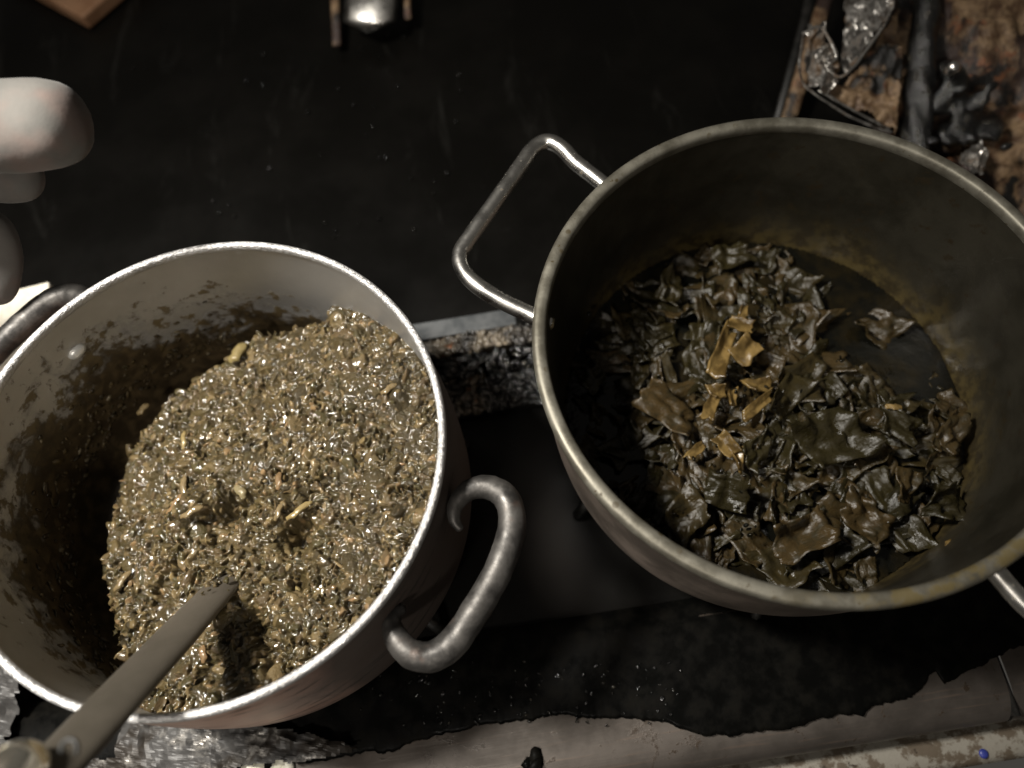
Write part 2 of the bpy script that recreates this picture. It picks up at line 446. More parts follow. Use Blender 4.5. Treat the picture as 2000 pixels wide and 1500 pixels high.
# black burnt grease with a jagged edge over the trim
edge = [(-60, 1575), (200, 1540), (400, 1512), (560, 1496), (620, 1487), (700, 1472), (760, 1470), (830, 1440), (880, 1432), (960, 1415), (1020, 1408), (1100, 1398), (1200, 1405), (1300, 1410),
        (1330, 1425), (1375, 1437), (1480, 1432), (1560, 1420), (1610, 1404), (1640, 1394), (1685, 1396), (1705, 1378), (1780, 1360), (1800, 1345), (1812, 1318), (1830, 1310), (1842, 1335), (1860, 1325), (1905, 1305), (1945, 1285), (1968, 1268), (2020, 1262), (2200, 1240), (2500, 1200)]
ep = [P(x, y, .0175) for x, y in edge]
ex = np.array([p.x for p in ep]); ey = np.array([p.y for p in ep])
nx = 700; xs = np.linspace(ex[0], ex[-1], nx)
yb = np.interp(xs, ex, ey) + .006 * (fbm(xs * 90, xs * 0 + 3.3, 8, 4, .6) - .5) + .003 * (fbm(xs * 300 + 2 * vnoise(xs * 90, xs * 0, 8), xs * 0 + 1.7, 2, 3, .7) - .5)
rows = []
for k, (t, z) in enumerate(((0, .0152), (.0, .0182), (.04, .0190), (.2, .0193), (.5, .0192), (.8, .0190), (1, .004))):
    y = yb * (1 - t) + .088 * t
    rows.append(np.stack([xs, y, z + .0006 * (fbm(xs * 40, y * 60, 5 + k, 3) - .5) * (k > 0)], -1))
G = np.stack(rows, 1); n = len(rows); idx = np.arange(nx * n).reshape(nx, n)
Fc = np.stack([idx[:-1, :-1], idx[1:, :-1], idx[1:, 1:], idx[:-1, 1:]], -1).reshape(-1, 4)
mesh_obj('grease_layer', G.reshape(-1, 3), Fc, MG, stove)

# lumps: one joined mesh of many small deformed blobs
OCT_V = []; OCT_F = []
def make_ico():
    import bmesh
    bm = bmesh.new(); bmesh.ops.create_icosphere(bm, subdivisions=1, radius=1.0)
    v = np.array([x.co[:] for x in bm.verts]); bm.verts.ensure_lookup_table()
    f = np.array([[x.index for x in q.verts] for q in bm.faces]); bm.free(); return v, f
ICO_V, ICO_F = make_ico()
def blobs(pos, size, aniso, rng, cols=None, rough=.25, normal=None, zs_=(.3, .6), tilt=.5):
    """pos Nx3; size N; returns verts, faces, colours of N randomly turned blobs"""
    N = len(pos); k = len(ICO_V)
    sc = np.stack([size * rng.uniform(aniso[0], aniso[1], N), size * rng.uniform(.5, .9, N), size * rng.uniform(zs_[0], zs_[1], N)], -1)
    V = ICO_V[None] * (1 + rough * (rng.random((N, k, 1)) - .5) * 2) * sc[:, None, :]
    a = rng.uniform(0, 2 * math.pi, N); b = rng.normal(0, tilt, N); g = rng.normal(0, tilt, N)
    ca, sa, cb, sb, cg, sg = np.cos(a), np.sin(a), np.cos(b), np.sin(b), np.cos(g), np.sin(g)
    Z = np.zeros(N); O = np.ones(N)
    Ra = np.stack([ca, -sa, Z, sa, ca, Z, Z, Z, O], -1).reshape(N, 3, 3)
    Rb = np.stack([cb, Z, sb, Z, O, Z, -sb, Z, cb], -1).reshape(N, 3, 3)
    Rg = np.stack([O, Z, Z, Z, cg, -sg, Z, sg, cg], -1).reshape(N, 3, 3)
    M = Ra @ Rb @ Rg
    if normal is not None: M = normal @ M
    V = np.einsum('nij,nkj->nki', M, V) + pos[:, None, :]
    Fc = (ICO_F[None] + (np.arange(N) * k)[:, None, None]).reshape(-1, 3)
    C = None if cols is None else np.repeat(cols, k, 0)
    return V.reshape(-1, 3), Fc, C

# stepped steel ledge between the burners
ya0 = P(830, 662, .034).y; yb0 = P(809, 635, .034).y
lx0, lx1 = -.34, .42
ledge = setp(empty('divider_ledge'), stove)
o = mesh_obj('flat_bar', *box(lx0, P(985, 625, .034).x + .012, ya0, yb0 + .002, -.004, .034), MGREYBAR, ledge, smooth=False); bevel(o, .002)
yc = P(845, 695, .03).y; yd = P(860, 735, .02).y; ye = P(890, 812, .008).y
o = mesh_obj('crusted_bar', *box(P(838, 680, .03).x - .01, lx1, yc, ya0 - .001, -.004, .031), MCR, ledge, smooth=False); bevel(o, .003)
o = mesh_obj('lower_bar', *box(lx0, lx1, ye, yd - .004, -.006, .008), MIRON, ledge, smooth=False); bevel(o, .003)
def lump_field(name, x0, x1, y0, y1, z, N, smin, smax, mat, seed, parent):
    rng = np.random.default_rng(seed)
    pos = np.stack([rng.uniform(x0, x1, N), rng.uniform(y0, y1, N), np.full(N, z)], -1)
    pos[:, 2] += rng.uniform(-.001, .0015, N)
    V, Fc, _ = blobs(pos, rng.uniform(smin, smax, N) * rng.uniform(.5, 1, N), (.7, 1.6), rng, rough=.35)
    return tag(mesh_obj(name, V, Fc, mat, parent), kind='stuff')
lump_field('crust_crumbs', P(845, 680, .03).x, .06, yc - .001, ya0, .031, 420, .0015, .0065, MCR, 3, ledge)
lump_field('char_lumps', P(940, 760, .01).x, .05, ye, yd + .01, .008, 460, .002, .009, MTA, 4, ledge)
lump_field('ash_lumps', P(870, 760, .01).x, P(950, 760, .01).x, ye, yd, .008, 170, .002, .009, MCR, 5, ledge)
lump_field('grease_clots', P(850, 700, .02).x, .05, yd - .004, yc + .002, .022, 160, .003, .010, MTA, 6, ledge)

# burner rings and grates hidden under the pots
CL = Vector((-.2295, .2144, 0)); CR = Vector((.2145, .2335, 0))
for C in (CL, CR):
    g = setp(empty('burner_grate', C), stove)
    V, Fc = lathe([(.10, .002), (.10, .022), (.125, .022), (.125, .002)], 48, closed=True); mesh_obj('ring', V + np.array(C), Fc, MIRON, g, smooth=False)
    for k in range(6):
        a = k * math.pi / 3 + .3
        d = np.array([math.cos(a), math.sin(a), 0]); q = np.array(C) + [0, 0, .0]
        V, Fc = tube([q + d * .05 + [0, 0, .024], q + d * .12 + [0, 0, .024], q + d * .172 + [0, 0, .023], q + d * .182 + [0, 0, .002]], .005, 8)
        mesh_obj('bar', V, Fc, MIRON, g)
# crumbs and splashes on the black top, and soot lumps on the front
rng = np.random.default_rng(21)
pos = []
for _ in range(70):
    px, py = rng.uniform(230, 900), rng.uniform(60, 470); p = P(px, py, .001); pos.append(p[:])
for _ in range(150):
    px, py = rng.uniform(640, 1330), rng.uniform(1290, 1420); p = P(px, py, .0195); pos.append(p[:])
pos = np.array(pos)
V, Fc, _ = blobs(pos, rng.uniform(.0006, .0026, len(pos)), (.7, 1.5), rng)
tag(mesh_obj('crumbs', V, Fc, MTA, stove), kind='stuff')
for px, py, s in ((1047, 1490, .009), (500, 1494, .010), (555, 1497, .012)):
    c = P(px, py, .017)
    V, Fc, _ = blobs(np.array([c[:]] * 5) + rng.normal(0, s * .4, (5, 3)) * [1, 1, .1], np.full(5, s), (.7, 1.2), rng)
    mesh_obj('spilled_lump', V, Fc, MCREAM if px < 1000 else MG, stove)
# ------------------------------------------------------------------ crumpled foil generator
def foil(name, outline_px, zfun, mat, parent=None, amp=.008, n=70, seed=0, scale=60, thick=.0006):
    pts = np.array(outline_px, float)
    x0, y0 = pts.min(0); x1, y1 = pts.max(0)
    gx = np.linspace(x0, x1, n); gy = np.linspace(y0, y1, n)
    inside = np.zeros((n, n), bool)
    V = np.zeros((n, n, 3))
    for i, px in enumerate(gx):
        for j, py in enumerate(gy):
            c = False; m = len(pts); jx = px + 9 * (vnoise(px / 15, py / 15, seed) - .5); jy = py + 9 * (vnoise(px / 15, py / 15, seed + 4) - .5)
            for k in range(m):
                a, b = pts[k], pts[k - 1]
                if (a[1] > jy) != (b[1] > jy) and jx < (b[0] - a[0]) * (jy - a[1]) / (b[1] - a[1]) + a[0]: c = not c
            inside[i, j] = c
            V[i, j] = P(px, py, zfun(px, py))[:]
    w = lambda s: 1 - np.abs(2 * fbm(V[..., 0] * s, V[..., 1] * s + V[..., 2] * s * .7, seed, 3) - 1)
    V[..., 2] += amp * (w(scale) ** 1.5 - .5) + amp * .45 * (w(scale * 2.3) - .5)
    V[..., 0] += amp * .5 * (vnoise(V[..., 0] * scale * 1.3, V[..., 1] * scale * 1.3, seed + 9) - .5)
    idx = -np.ones((n, n), int); idx[inside] = np.arange(inside.sum())
    Fc = []
    for i in range(n - 1):
        for j in range(n - 1):
            q = (idx[i, j], idx[i + 1, j], idx[i + 1, j + 1], idx[i, j + 1])
            if min(q) >= 0: Fc.append(q)
    o = mesh_obj(name, V[inside], Fc, mat, parent, smooth=(mat is MRU))
    so = o.modifiers.new('thickness', 'SOLIDIFY'); so.thickness = thick
    return o

# foil laid over the front left of the stove
ff = foil('foil_liner', [(-60, 1560), (-60, 1250), (20, 1290), (48, 1330), (30, 1440), (60, 1470), (230, 1480), (236, 1400), (420, 1400), (640, 1440), (720, 1462), (640, 1482), (430, 1504), (300, 1560)],
          lambda x, y: .026, MFD, None, .011, 90, 3, 40, .0005)
tag(ff, 'sooty grey foil covering the stove front below the left pot', 'foil')

# ------------------------------------------------------------------ left pot
potL = tag(empty('aluminium_pot', CL), 'bright-rimmed aluminium pot of chopped greens stew with thick curled handles', 'pot', 'pots on the stove')
RIM = .22
inL = [(.0005, .036), (.06, .036), (.12, .036), (.148, .039), (.164, .050), (.172, .075), (.175, .11), (.175, .15), (.174, .19), (.1725, .216)]
outL = [(.1755, .216), (.1785, .19), (.1805, .15), (.181, .11), (.179, .075), (.169, .048), (.152, .032), (.10, .030), (.0005, .030)]
def smoothprof(p, n=6): return catmull(p, n)
V, Fc = lathe(smoothprof(inL), 160, .004, 1); mesh_obj('inner_wall', V + np.array(CL), Fc, MAL, potL)
V, Fc = lathe(smoothprof(outL), 160, .004, 1); mesh_obj('outer_wall', V + np.array(CL), Fc, MAO, potL)
for o in potL.children:                     # object coordinates measured from the pot's own centre
    me = o.data; co = np.zeros(len(me.vertices) * 3); me.vertices.foreach_get('co', co)
    co = co.reshape(-1, 3) - np.array(CL); me.vertices.foreach_set('co', co.ravel()); me.update(); o.location = (0, 0, 0)
def rim_ring(R0, R1, z, h, n=10):
    c = (R0 + R1) / 2; w = (R1 - R0) / 2
    return [(c + w * math.copysign(abs(math.cos(t)) ** .7, math.cos(t)), z + h * math.copysign(abs(math.sin(t)) ** .8, math.sin(t))) for t in np.linspace(0, 2 * math.pi, n, endpoint=False)]
V, Fc = lathe(rim_ring(.1718, .1778, RIM - .004, .0042, 14), 220, .004, 1, True)
o = mesh_obj('rim', V, Fc, MAR, None); o.parent = potL
# curled handles, traced at handle height then mirrored through the pot's axis
hp = [(900, 1034, .182), (888, 1016, .184), (889, 988, .185), (912, 960, .185), (948, 951, .185), (985, 968, .185), (1000, 1010, .185), (992, 1065, .185), (965, 1130, .185),
      (925, 1198, .185), (885, 1255, .185), (845, 1282, .185), (806, 1278, .186), (778, 1252, .187), (766, 1222, .188), (772, 1198, .188), (788, 1186, .187)]
path = catmull([np.array(P(*p)) - np.array(CL) for p in hp], 6)
rads = [.003, .0045, .006, .0075, .0088, .0096, .0100, .0102, .0102, .0102, .0102, .0100, .0096, .0088, .007, .005, .0035]
V, Fc = tube(path, rads, 16, jitter=.08)
for rot_ in (0.0, math.pi - R(6)):
    cr, sr = math.cos(rot_), math.sin(rot_); W = np.array(V)
    W = np.stack([W[:, 0] * cr - W[:, 1] * sr, W[:, 0] * sr + W[:, 1] * cr, W[:, 2]], -1)
    o = mesh_obj('handle', W, Fc, MHD, None); o.parent = potL
rv = np.array(P(145, 682, .176)) - np.array(CL); a0 = math.atan2(rv[1], rv[0])
for a in (a0, a0 + math.pi):
    nrm = Vector((-math.cos(a), -math.sin(a), 0)); base = Vector((math.cos(a) * .1745, math.sin(a) * .1745, .176))
    V, Fc = lathe([(.0062, -.003), (.0062, .0008), (.0055, .003), (.0028, .0045), (.0001, .0050)], 20)
    q = nrm.to_track_quat('Z', 'Y').to_matrix()
    V = np.array([(q @ Vector((v[0] * 1.3, v[1] * .9, v[2])) + base)[:] for v in V])
    o = mesh_obj('rivet', V, Fc, MRIVET, None); o.parent = potL

def in_rad_L(z):
    pr = smoothprof(inL); return np.interp(z, pr[:, 1], pr[:, 0])

# ------------------------------------------------------------------ left stew: heaped chopped greens
stewL = tag(empty('chopped_greens_stew', CL), 'glistening brown-green chopped stew heaped up one side of the left pot', 'stew')
def rel(px, py, z): p = P(px, py, z) - CL; return np.array([p.x, p.y])
EDGE = [(640, 590, .140), (570, 608, .125), (500, 640, .108), (400, 700, .104), (270, 800, .102), (205, 940, .100), (176, 1090, .100), (196, 1220, .100), (226, 1302, .102), (262, 1372, .108)]
_th = []; _rr = []
for ex_, ey_, ez_ in EDGE:
    q_ = rel(ex_, ey_, ez_); _th.append(math.atan2(q_[1], q_[0]) % (2 * math.pi)); _rr.append(math.hypot(q_[0], q_[1]))
_o = np.argsort(_th); _th = np.array(_th)[_o]; _rr = np.array(_rr)[_o]
def edge_r(x, y):
    t = np.arctan2(y, x) % (2 * math.pi)
    r = np.interp(t, _th, _rr, left=.2, right=.2)
    return r + .003 + .009 * (fbm(np.asarray(x) * 70, np.asarray(y) * 70, 33, 3) - .5)
def stew_z(x, y):
    u = x * .9 - y * .43
    z = np.interp(u, [-.19, -.15, -.11, -.06, -.01, .03, .08, .2], [.090, .094, .100, .112, .126, .136, .144, .149])
    z = z + .007 * (fbm(x * 22 + 3, y * 22, 2, 3) - .5) * 2
    for px, py, w, d in DENTS:
        c = rel(px, py, .13); z = z - 2.0 * d * np.exp(-((x - c[0]) ** 2 + (y - c[1]) ** 2) / (2 * (1.2 * w) ** 2))
    e = edge_r(x, y) - np.hypot(x, y)
    return .034 + (z - .034) * np.clip(e / .018, 0, 1) ** .6
DENTS = [(470, 990, .006, .012), (440, 1010, .006, .009), (395, 1020, .006, .008), (590, 1040, .007, .012), (575, 1060, .006, .008), (500, 1215, .006, .008), (515, 1240, .006, .008),
         (530, 1270, .006, .009), (550, 1300, .006, .006), (585, 1140, .005, .008), (330, 1110, .005, .007), (300, 1160, .006, .006), (420, 1310, .006, .008),
         (380, 1000, .010, -.010), (560, 1000, .009, -.007), (420, 900, .02, -.006), (650, 800, .03, -.006), (320, 1050, .015, -.006)]
def worley(x, y, s, seed):
    X = x * s; Y = y * s; ix = np.floor(X); iy = np.floor(Y); best = np.full(X.shape, 9.)
    for dx in (-1, 0, 1):
        for dy in (-1, 0, 1):
            jx = ix + dx; jy = iy + dy
            d = np.hypot(jx + hash2(jx, jy, seed) - X, jy + hash2(jx, jy, seed + 5) - Y); best = np.minimum(best, d)
    return best
N = 680; g = np.linspace(-.19, .19, N); X, Y = np.meshgrid(g, g, indexing='ij')
X = X + .0005 * (vnoise(X * 900, Y * 900, 3) - .5); Y = Y + .0005 * (vnoise(X * 900, Y * 900, 4) - .5)
Z0 = stew_z(X, Y)
wx = X + .006 * (fbm(X * 120, Y * 120, 40, 3) - .5); wy = Y + .006 * (fbm(X * 120, Y * 120, 41, 3) - .5)
Z = Z0 - .0045 * worley(wx, wy, 95, 1) ** 1.3 + .012 * (fbm(X * 45, Y * 45, 6, 3) - .5) * ss(.04, .08, Z0)
pass
Rr = np.hypot(X, Y); ins = (Rr < in_rad_L(np.clip(Z0, .037, .21)) + .002) & (Rr < edge_r(X, Y) + .003)
tn = fbm(X * 40, Y * 40, 12, 3)
colr = np.array([.020, .0145, .005]) * (1 - tn[..., None]) + np.array([.062, .044, .016]) * tn[..., None]
OL = [(.030, .021, .0075), (.050, .036, .013), (.078, .055, .021), (.040, .031, .010), (.105, .074, .032), (.065, .043, .018)]
def splat(n, smin, smax, hmin, hmax, sink, palette, seed):
    # press n chopped pieces into the height field so that they merge into one wet mass
    rng = np.random.default_rng(seed); h_ = g[1] - g[0]; pal = np.array(palette)
    for _ in range(n):
        r = .178 * math.sqrt(rng.random()); a = rng.uniform(0, 6.283); cx, cy = r * math.cos(a), r * math.sin(a)
        L = rng.uniform(smin, smax); W_ = L * rng.uniform(.25, .8); ang = rng.uniform(0, 3.1416); ca, sa = math.cos(ang), math.sin(ang)
        i0 = max(int((cx - L + .19) / h_), 0); i1 = min(int((cx + L + .19) / h_) + 2, N); j0 = max(int((cy - L + .19) / h_), 0); j1 = min(int((cy + L + .19) / h_) + 2, N)
        if i1 - i0 < 2 or j1 - j0 < 2: continue
        sx = X[i0:i1, j0:j1] - cx; sy = Y[i0:i1, j0:j1] - cy
        u = (sx * ca + sy * sa) / L; v = (-sx * sa + sy * ca) / W_; v = v + rng.normal(0, .35) * u * u
        d = u * u + v * v
        zc_ = Z0[min(max(int((cx + .19) / h_), 0), N - 1), min(max(int((cy + .19) / h_), 0), N - 1)]
        hgt = zc_ + rng.uniform(-sink, .0004) + rng.uniform(hmin, hmax) * np.sqrt(np.clip(1 - d, 0, 1)) + rng.normal(0, .35) * sx + rng.normal(0, .35) * sy
        Zs_ = Z[i0:i1, j0:j1]; m = (d < 1) & (hgt > Zs_)
        Zs_[m] = hgt[m]; colr[i0:i1, j0:j1][m] = pal[rng.integers(0, len(pal))] * rng.uniform(.75, 1.2)
splat(320, .005, .010, .0020, .0045, .0040, OL, 7)
Z0 = np.maximum(Z0, Z - .001)
splat(3200, .002, .0052, .0008, .0024, .0024, OL, 1)
splat(5200, .0011, .0030, .0006, .0016, .0014, OL, 2)
splat(600, .0013, .004, .0012, .0024, .0014, [(.15, .105, .048), (.165, .105, .048), (.14, .10, .042)], 3)
for _ in range(1):
    Z[1:-1, 1:-1] = Z[1:-1, 1:-1] * .5 + .125 * (Z[2:, 1:-1] + Z[:-2, 1:-1] + Z[1:-1, 2:] + Z[1:-1, :-2])
colr[1:-1, 1:-1] = colr[1:-1, 1:-1] * .4 + .15 * (colr[2:, 1:-1] + colr[:-2, 1:-1] + colr[1:-1, 2:] + colr[1:-1, :-2])
idx = -np.ones((N, N), int); idx[ins] = np.arange(ins.sum())
q = np.stack([idx[:-1, :-1], idx[1:, :-1], idx[1:, 1:], idx[:-1, 1:]], -1).reshape(-1, 4); q = q[q.min(1) >= 0]
o = mesh_obj('mash', np.stack([X, Y, Z], -1)[ins], q, MMA, None, colors=colr[ins]); o.parent = stewL; tag(o, kind='stuff')
rng = np.random.default_rng(5)
def stew_blobs(name, n, smin, smax, palette, aniso, lift, seed, mat=MMA):
    rng = np.random.default_rng(seed)
    r = .185 * np.sqrt(rng.random(n)); a = rng.uniform(0, 2 * math.pi, n); x = r * np.cos(a); y = r * np.sin(a)
    z = stew_z(x, y); keep = (r < in_rad_L(z) - .001) & (r < edge_r(x, y) - .004); x, y, z = x[keep], y[keep], z[keep]; m = len(x)
    pal = np.array(palette); cols = pal[rng.integers(0, len(pal), m)] * rng.uniform(.7, 1.3, (m, 1))
    V, Fc, C = blobs(np.stack([x, y, z + lift * rng.uniform(-1.6, .35, m)], -1), rng.uniform(smin, smax, m), aniso, rng, cols, rough=.5, zs_=(.16, .4), tilt=.6)
    o = mesh_obj(name, V, Fc, mat, None, colors=C); o.parent = stewL; return tag(o, kind='stuff')
pass
stew_blobs('chopped_leaf_bits', 250, .0018, .0045, OL, (.8, 1.5), .0024, 31)
def stew_flakes(name, n, smin, smax, palette, seed):
    rng = np.random.default_rng(seed)
    r = .182 * np.sqrt(rng.random(n)); a = rng.uniform(0, 2 * math.pi, n); x = r * np.cos(a); y = r * np.sin(a)
    z = stew_z(x, y); keep = (r < in_rad_L(z) - .003) & (r < edge_r(x, y) - .006); x, y, z = x[keep], y[keep], z[keep]; m = len(x); k = 5
    u = np.linspace(-1, 1, k); U, W_ = np.meshgrid(u, u, indexing='ij'); U = U.ravel(); W_ = W_.ravel()
    L = rng.uniform(smin, smax, (m, 1)); Wd = L * rng.uniform(.3, .9, (m, 1))
    X_ = U * L * (1 + rng.normal(0, .22, (m, k * k))); Y_ = W_ * Wd * (1 + rng.normal(0, .25, (m, k * k)))
    Z_ = L * (rng.normal(0, .35, (m, 1)) * U ** 2 + rng.normal(0, .45, (m, 1)) * W_ ** 2 + rng.normal(0, .3, (m, 1)) * U * W_) + L * rng.normal(0, .10, (m, k * k))
    T = np.stack([X_, Y_, Z_], -1)
    a = rng.uniform(0, 6.283, m); b = rng.normal(0, .6, m); ca, sa, cb, sb = np.cos(a), np.sin(a), np.cos(b), np.sin(b); O = np.zeros(m)
    M = np.stack([ca, -sa, O, sa, ca, O, O, O, O + 1], -1).reshape(m, 3, 3) @ np.stack([cb, O, sb, O, O + 1, O, -sb, O, cb], -1).reshape(m, 3, 3)
    T = np.einsum('nij,nkj->nki', M, T) + np.stack([x, y, z + rng.uniform(-.004, .0008, m)], -1)[:, None, :]
    i = np.arange(k * k).reshape(k, k); f = np.stack([i[:-1, :-1], i[1:, :-1], i[1:, 1:], i[:-1, 1:]], -1).reshape(-1, 4)
    Fc = (f[None] + (np.arange(m) * k * k)[:, None, None]).reshape(-1, 4)
    pal = np.array(palette); cols = np.repeat(pal[rng.integers(0, len(pal), m)] * rng.uniform(.6, 1.25, (m, 1)), k * k, 0)
    o = mesh_obj(name, T.reshape(-1, 3), Fc, MMA, None, colors=cols); o.parent = stewL; return tag(o, kind='stuff')
stew_flakes('leaf_shreds', 260, .0016, .0045, OL, 61)
stew_blobs('pale_bits', 90, .0013, .003, [(.20, .14, .065), (.22, .135, .065), (.18, .14, .06)], (1.0, 2.6), .0014, 32)
stew_blobs('stringy_bits', 120, .0012, .0022, OL, (2.0, 3.6), .0018, 33)
# single shreds that can be picked out of the mash
def shred(px, py, ang, L, w, color, lift=.0012):
    c = rel(px, py, .128); z = float(stew_z(np.array(c[0]), np.array(c[1]))) + lift
    c = rel(px, py, z)
    d = np.array([math.cos(ang), math.sin(ang)])
    pts = [np.array([c[0] + d[0] * L * t - d[1] * L * .12 * math.sin(3 * t), c[1] + d[1] * L * t + d[0] * L * .12 * math.sin(3 * t), z + .002 * math.cos(t * 2.6)]) for t in (-.5, -.2, .15, .5)]
    V, Fc = tube(catmull(pts, 4), [w * .5, w, w * .9, w * .55], 9, .55, jitter=1.1)
    o = mesh_obj('pale_shred', V, Fc, MMA, None, colors=np.tile(np.array(color), (len(V), 1))); o.parent = stewL
TAN, ORG, YEL = (.14, .10, .046), (.16, .098, .044), (.19, .14, .055)
for a in ((585, 997, .25, .022, .0028, YEL), (545, 1000, .9, .014, .0025, TAN), (360, 955, 1.3, .022, .003, TAN), (345, 985, .6, .02, .0035, ORG),
          (375, 1000, .1, .018, .003, TAN), (545, 940, 1.2, .014, .003, ORG), (398, 1278, 1.4, .012, .003, ORG), (240, 1135, .6, .018, .003, TAN), (590, 770, .7, .013, .0018, YEL), (360, 860, 1.3, .016, .0025, YEL),
          (465, 690, .6, .02, .006, (.17, .13, .05)), (640, 680, .2, .012, .003, TAN), (280, 800, .5, .012, .0035, TAN), (470, 960, 1.8, .014, .004, (.15, .12, .06)), (760, 760, .2, .014, .003, TAN)):
    shred(*a)
# spatter stuck on the inside of the left pot
rng = np.random.default_rng(77); n = 900
a = rng.uniform(R(95), R(265), n); zz = np.clip(.05 + rng.gamma(2.0, .018, n) + .022 * np.cos(a - R(150)), .05, .2)
keep = rng.random(n) < np.clip(1.5 - zz * 8.5, .03, 1); a, zz = a[keep], zz[keep]; n = len(a)
rr = in_rad_L(zz) - .0003; pos = np.stack([rr * np.cos(a), rr * np.sin(a), zz], -1)
nm = np.zeros((n, 3, 3)); nm[:, :, 0] = np.stack([-np.sin(a), np.cos(a), 0 * a], -1); nm[:, :, 1] = [0, 0, 1]; nm[:, :, 2] = np.stack([-np.cos(a), -np.sin(a), 0 * a], -1)
pal = np.array(OL + [(.045, .03, .012), (.06, .04, .018), (.22, .18, .11)]); cols = pal[rng.integers(0, len(pal), n)] * .8
V, Fc, C = blobs(pos, rng.uniform(.001, .0042, n), (.8, 1.8), rng, cols, normal=nm * np.array([1, 1, .45])[None, None, :])
o = mesh_obj('wall_spatter', V, Fc, MMA, None, colors=C); o.parent = stewL; tag(o, kind='stuff')

# ------------------------------------------------------------------ right pot
potR = tag(empty('stained_pot', CR), 'large dull stained stockpot with squared steel loop handle, holding dark leaves', 'pot', 'pots on the stove')
inR = [(.0005, .036), (.08, .036), (.14, .038), (.160, .046), (.170, .065), (.176, .10), (.181, .15), (.1855, .20), (.187, .214)]
outR = [(.1925, .210), (.1915, .19), (.1895, .15), (.186, .10), (.179, .06), (.169, .042), (.150, .031), (.08, .030), (.0005, .030)]
V, Fc = lathe(smoothprof(inR), 160, .003, 2); o = mesh_obj('inner_wall', V, Fc, MIR, None); o.parent = potR
V, Fc = lathe(smoothprof(outR), 160, .003, 2); o = mesh_obj('outer_wall', V, Fc, MOR, None); o.parent = potR
V, Fc = lathe(rim_ring(.1862, .1972, RIM - .006, .0062, 16), 220, .003, 2, True)
o = mesh_obj('rim', V, Fc, MRR, None); o.parent = potR
hz = .196
hp = [(1200, 378, hz - .004), (1160, 345, hz - .004), (1125, 318, hz - .002), (1096, 288, hz), (1068, 277, hz), (1042, 290, hz), (1018, 323, hz), (960, 405, hz), (915, 468, hz), (899, 497, hz), (905, 527, hz), (930, 556, hz), (975, 585, hz - .002), (1030, 612, hz - .004), (1075, 636, hz - .004)]
path = catmull([np.array(P(*p)) - np.array(CR) for p in hp], 6)
V, Fc = tube(path, .0068, 18)
for rot_ in (0.0, math.pi - R(10)):
    cr, sr = math.cos(rot_), math.sin(rot_); W = np.array(V)
    W = np.stack([W[:, 0] * cr - W[:, 1] * sr, W[:, 0] * sr + W[:, 1] * cr, W[:, 2]], -1)
    o = mesh_obj('loop_handle', W, Fc, MST, None); o.parent = potR

# ------------------------------------------------------------------ right stew: leaves in dark broth
stewR = tag(empty('leaf_stew', CR), 'dark broth full of large cooked leaf pieces inside the right pot', 'stew')
BZ = .074
r_in = float(np.interp(BZ, smoothprof(inR)[:, 1], smoothprof(inR)[:, 0])) + .0015
g = np.linspace(-r_in, r_in, 120); X, Y = np.meshgrid(g, g, indexing='ij'); ins = np.hypot(X, Y) < r_in
Z = BZ + .002 * (fbm(X * 40, Y * 40, 3, 3) - .5)
idx = -np.ones(X.shape, int); idx[ins] = np.arange(ins.sum())
q = np.stack([idx[:-1, :-1], idx[1:, :-1], idx[1:, 1:], idx[:-1, 1:]], -1).reshape(-1, 4); q = q[q.min(1) >= 0]
o = mesh_obj('broth', np.stack([X, Y, Z], -1)[ins], q, MBR, None); o.parent = stewR

def leaf_mesh(seed, L, W, curl, ruffle, thick=.0011, n=16, m=12):
    rng = np.random.default_rng(seed)
    u = np.linspace(-1, 1, n); v = np.linspace(-1, 1, m); U, Vv = np.meshgrid(u, v, indexing='ij')
    x = U * L / 2 * (1 + .45 * (vnoise(U * 1.5 + seed, Vv * 2.5, seed) - .5)); y = Vv * W / 2 * (1 + .45 * (vnoise(Vv * 1.2, U * 2.0 + seed, seed + 2) - .5))
    x = x + L * .10 * Vv * rng.normal(); y = y + W * .15 * U * rng.normal()
    z = curl * L * (U ** 2) * .25 + ruffle * W * (vnoise(U * 2.2 + seed, Vv * 2.2, seed + 7) - .5) * 1.1 + .35 * ruffle * W * (np.abs(2 * fbm(U * 3.4 + seed, Vv * 3.4, seed + 21, 2) - 1) - .3) + rng.normal() * .12 * L * U * Vv
    fold = rng.uniform(-.4, .4)
    z = z + np.abs(Vv - fold) * W * .28 * rng.uniform(0, 1)
    top = np.stack([x, y, z], -1).reshape(-1, 3); bot = top - [0, 0, thick]
    i = np.arange(n * m).reshape(n, m)
    f = np.stack([i[:-1, :-1], i[1:, :-1], i[1:, 1:], i[:-1, 1:]], -1).reshape(-1, 4).tolist()
    f2 = [[a + n * m for a in reversed(t)] for t in f]
    ring = list(i[:, 0]) + list(i[-1, 1:]) + list(i[::-1, -1][1:]) + list(i[0, ::-1][1:-1])
    side = [[ring[k - 1], ring[k] , ring[k] + n * m, ring[k - 1] + n * m][::-1] for k in range(len(ring))]
    me = bpy.data.meshes.new('leaf_piece'); me.from_pydata(np.vstack([top, bot]).tolist(), [], f + f2 + [[int(a) for a in s] for s in side]); me.update()
    me.polygons.foreach_set('use_smooth', np.ones(len(me.polygons), bool)); return me
leaves = [leaf_mesh(100 + k, random.uniform(.032, .058), random.uniform(.022, .038), random.uniform(-.35, .45), random.uniform(.15, .5)) for k in range(16)]
for me in leaves: me.materials.append(MLE)
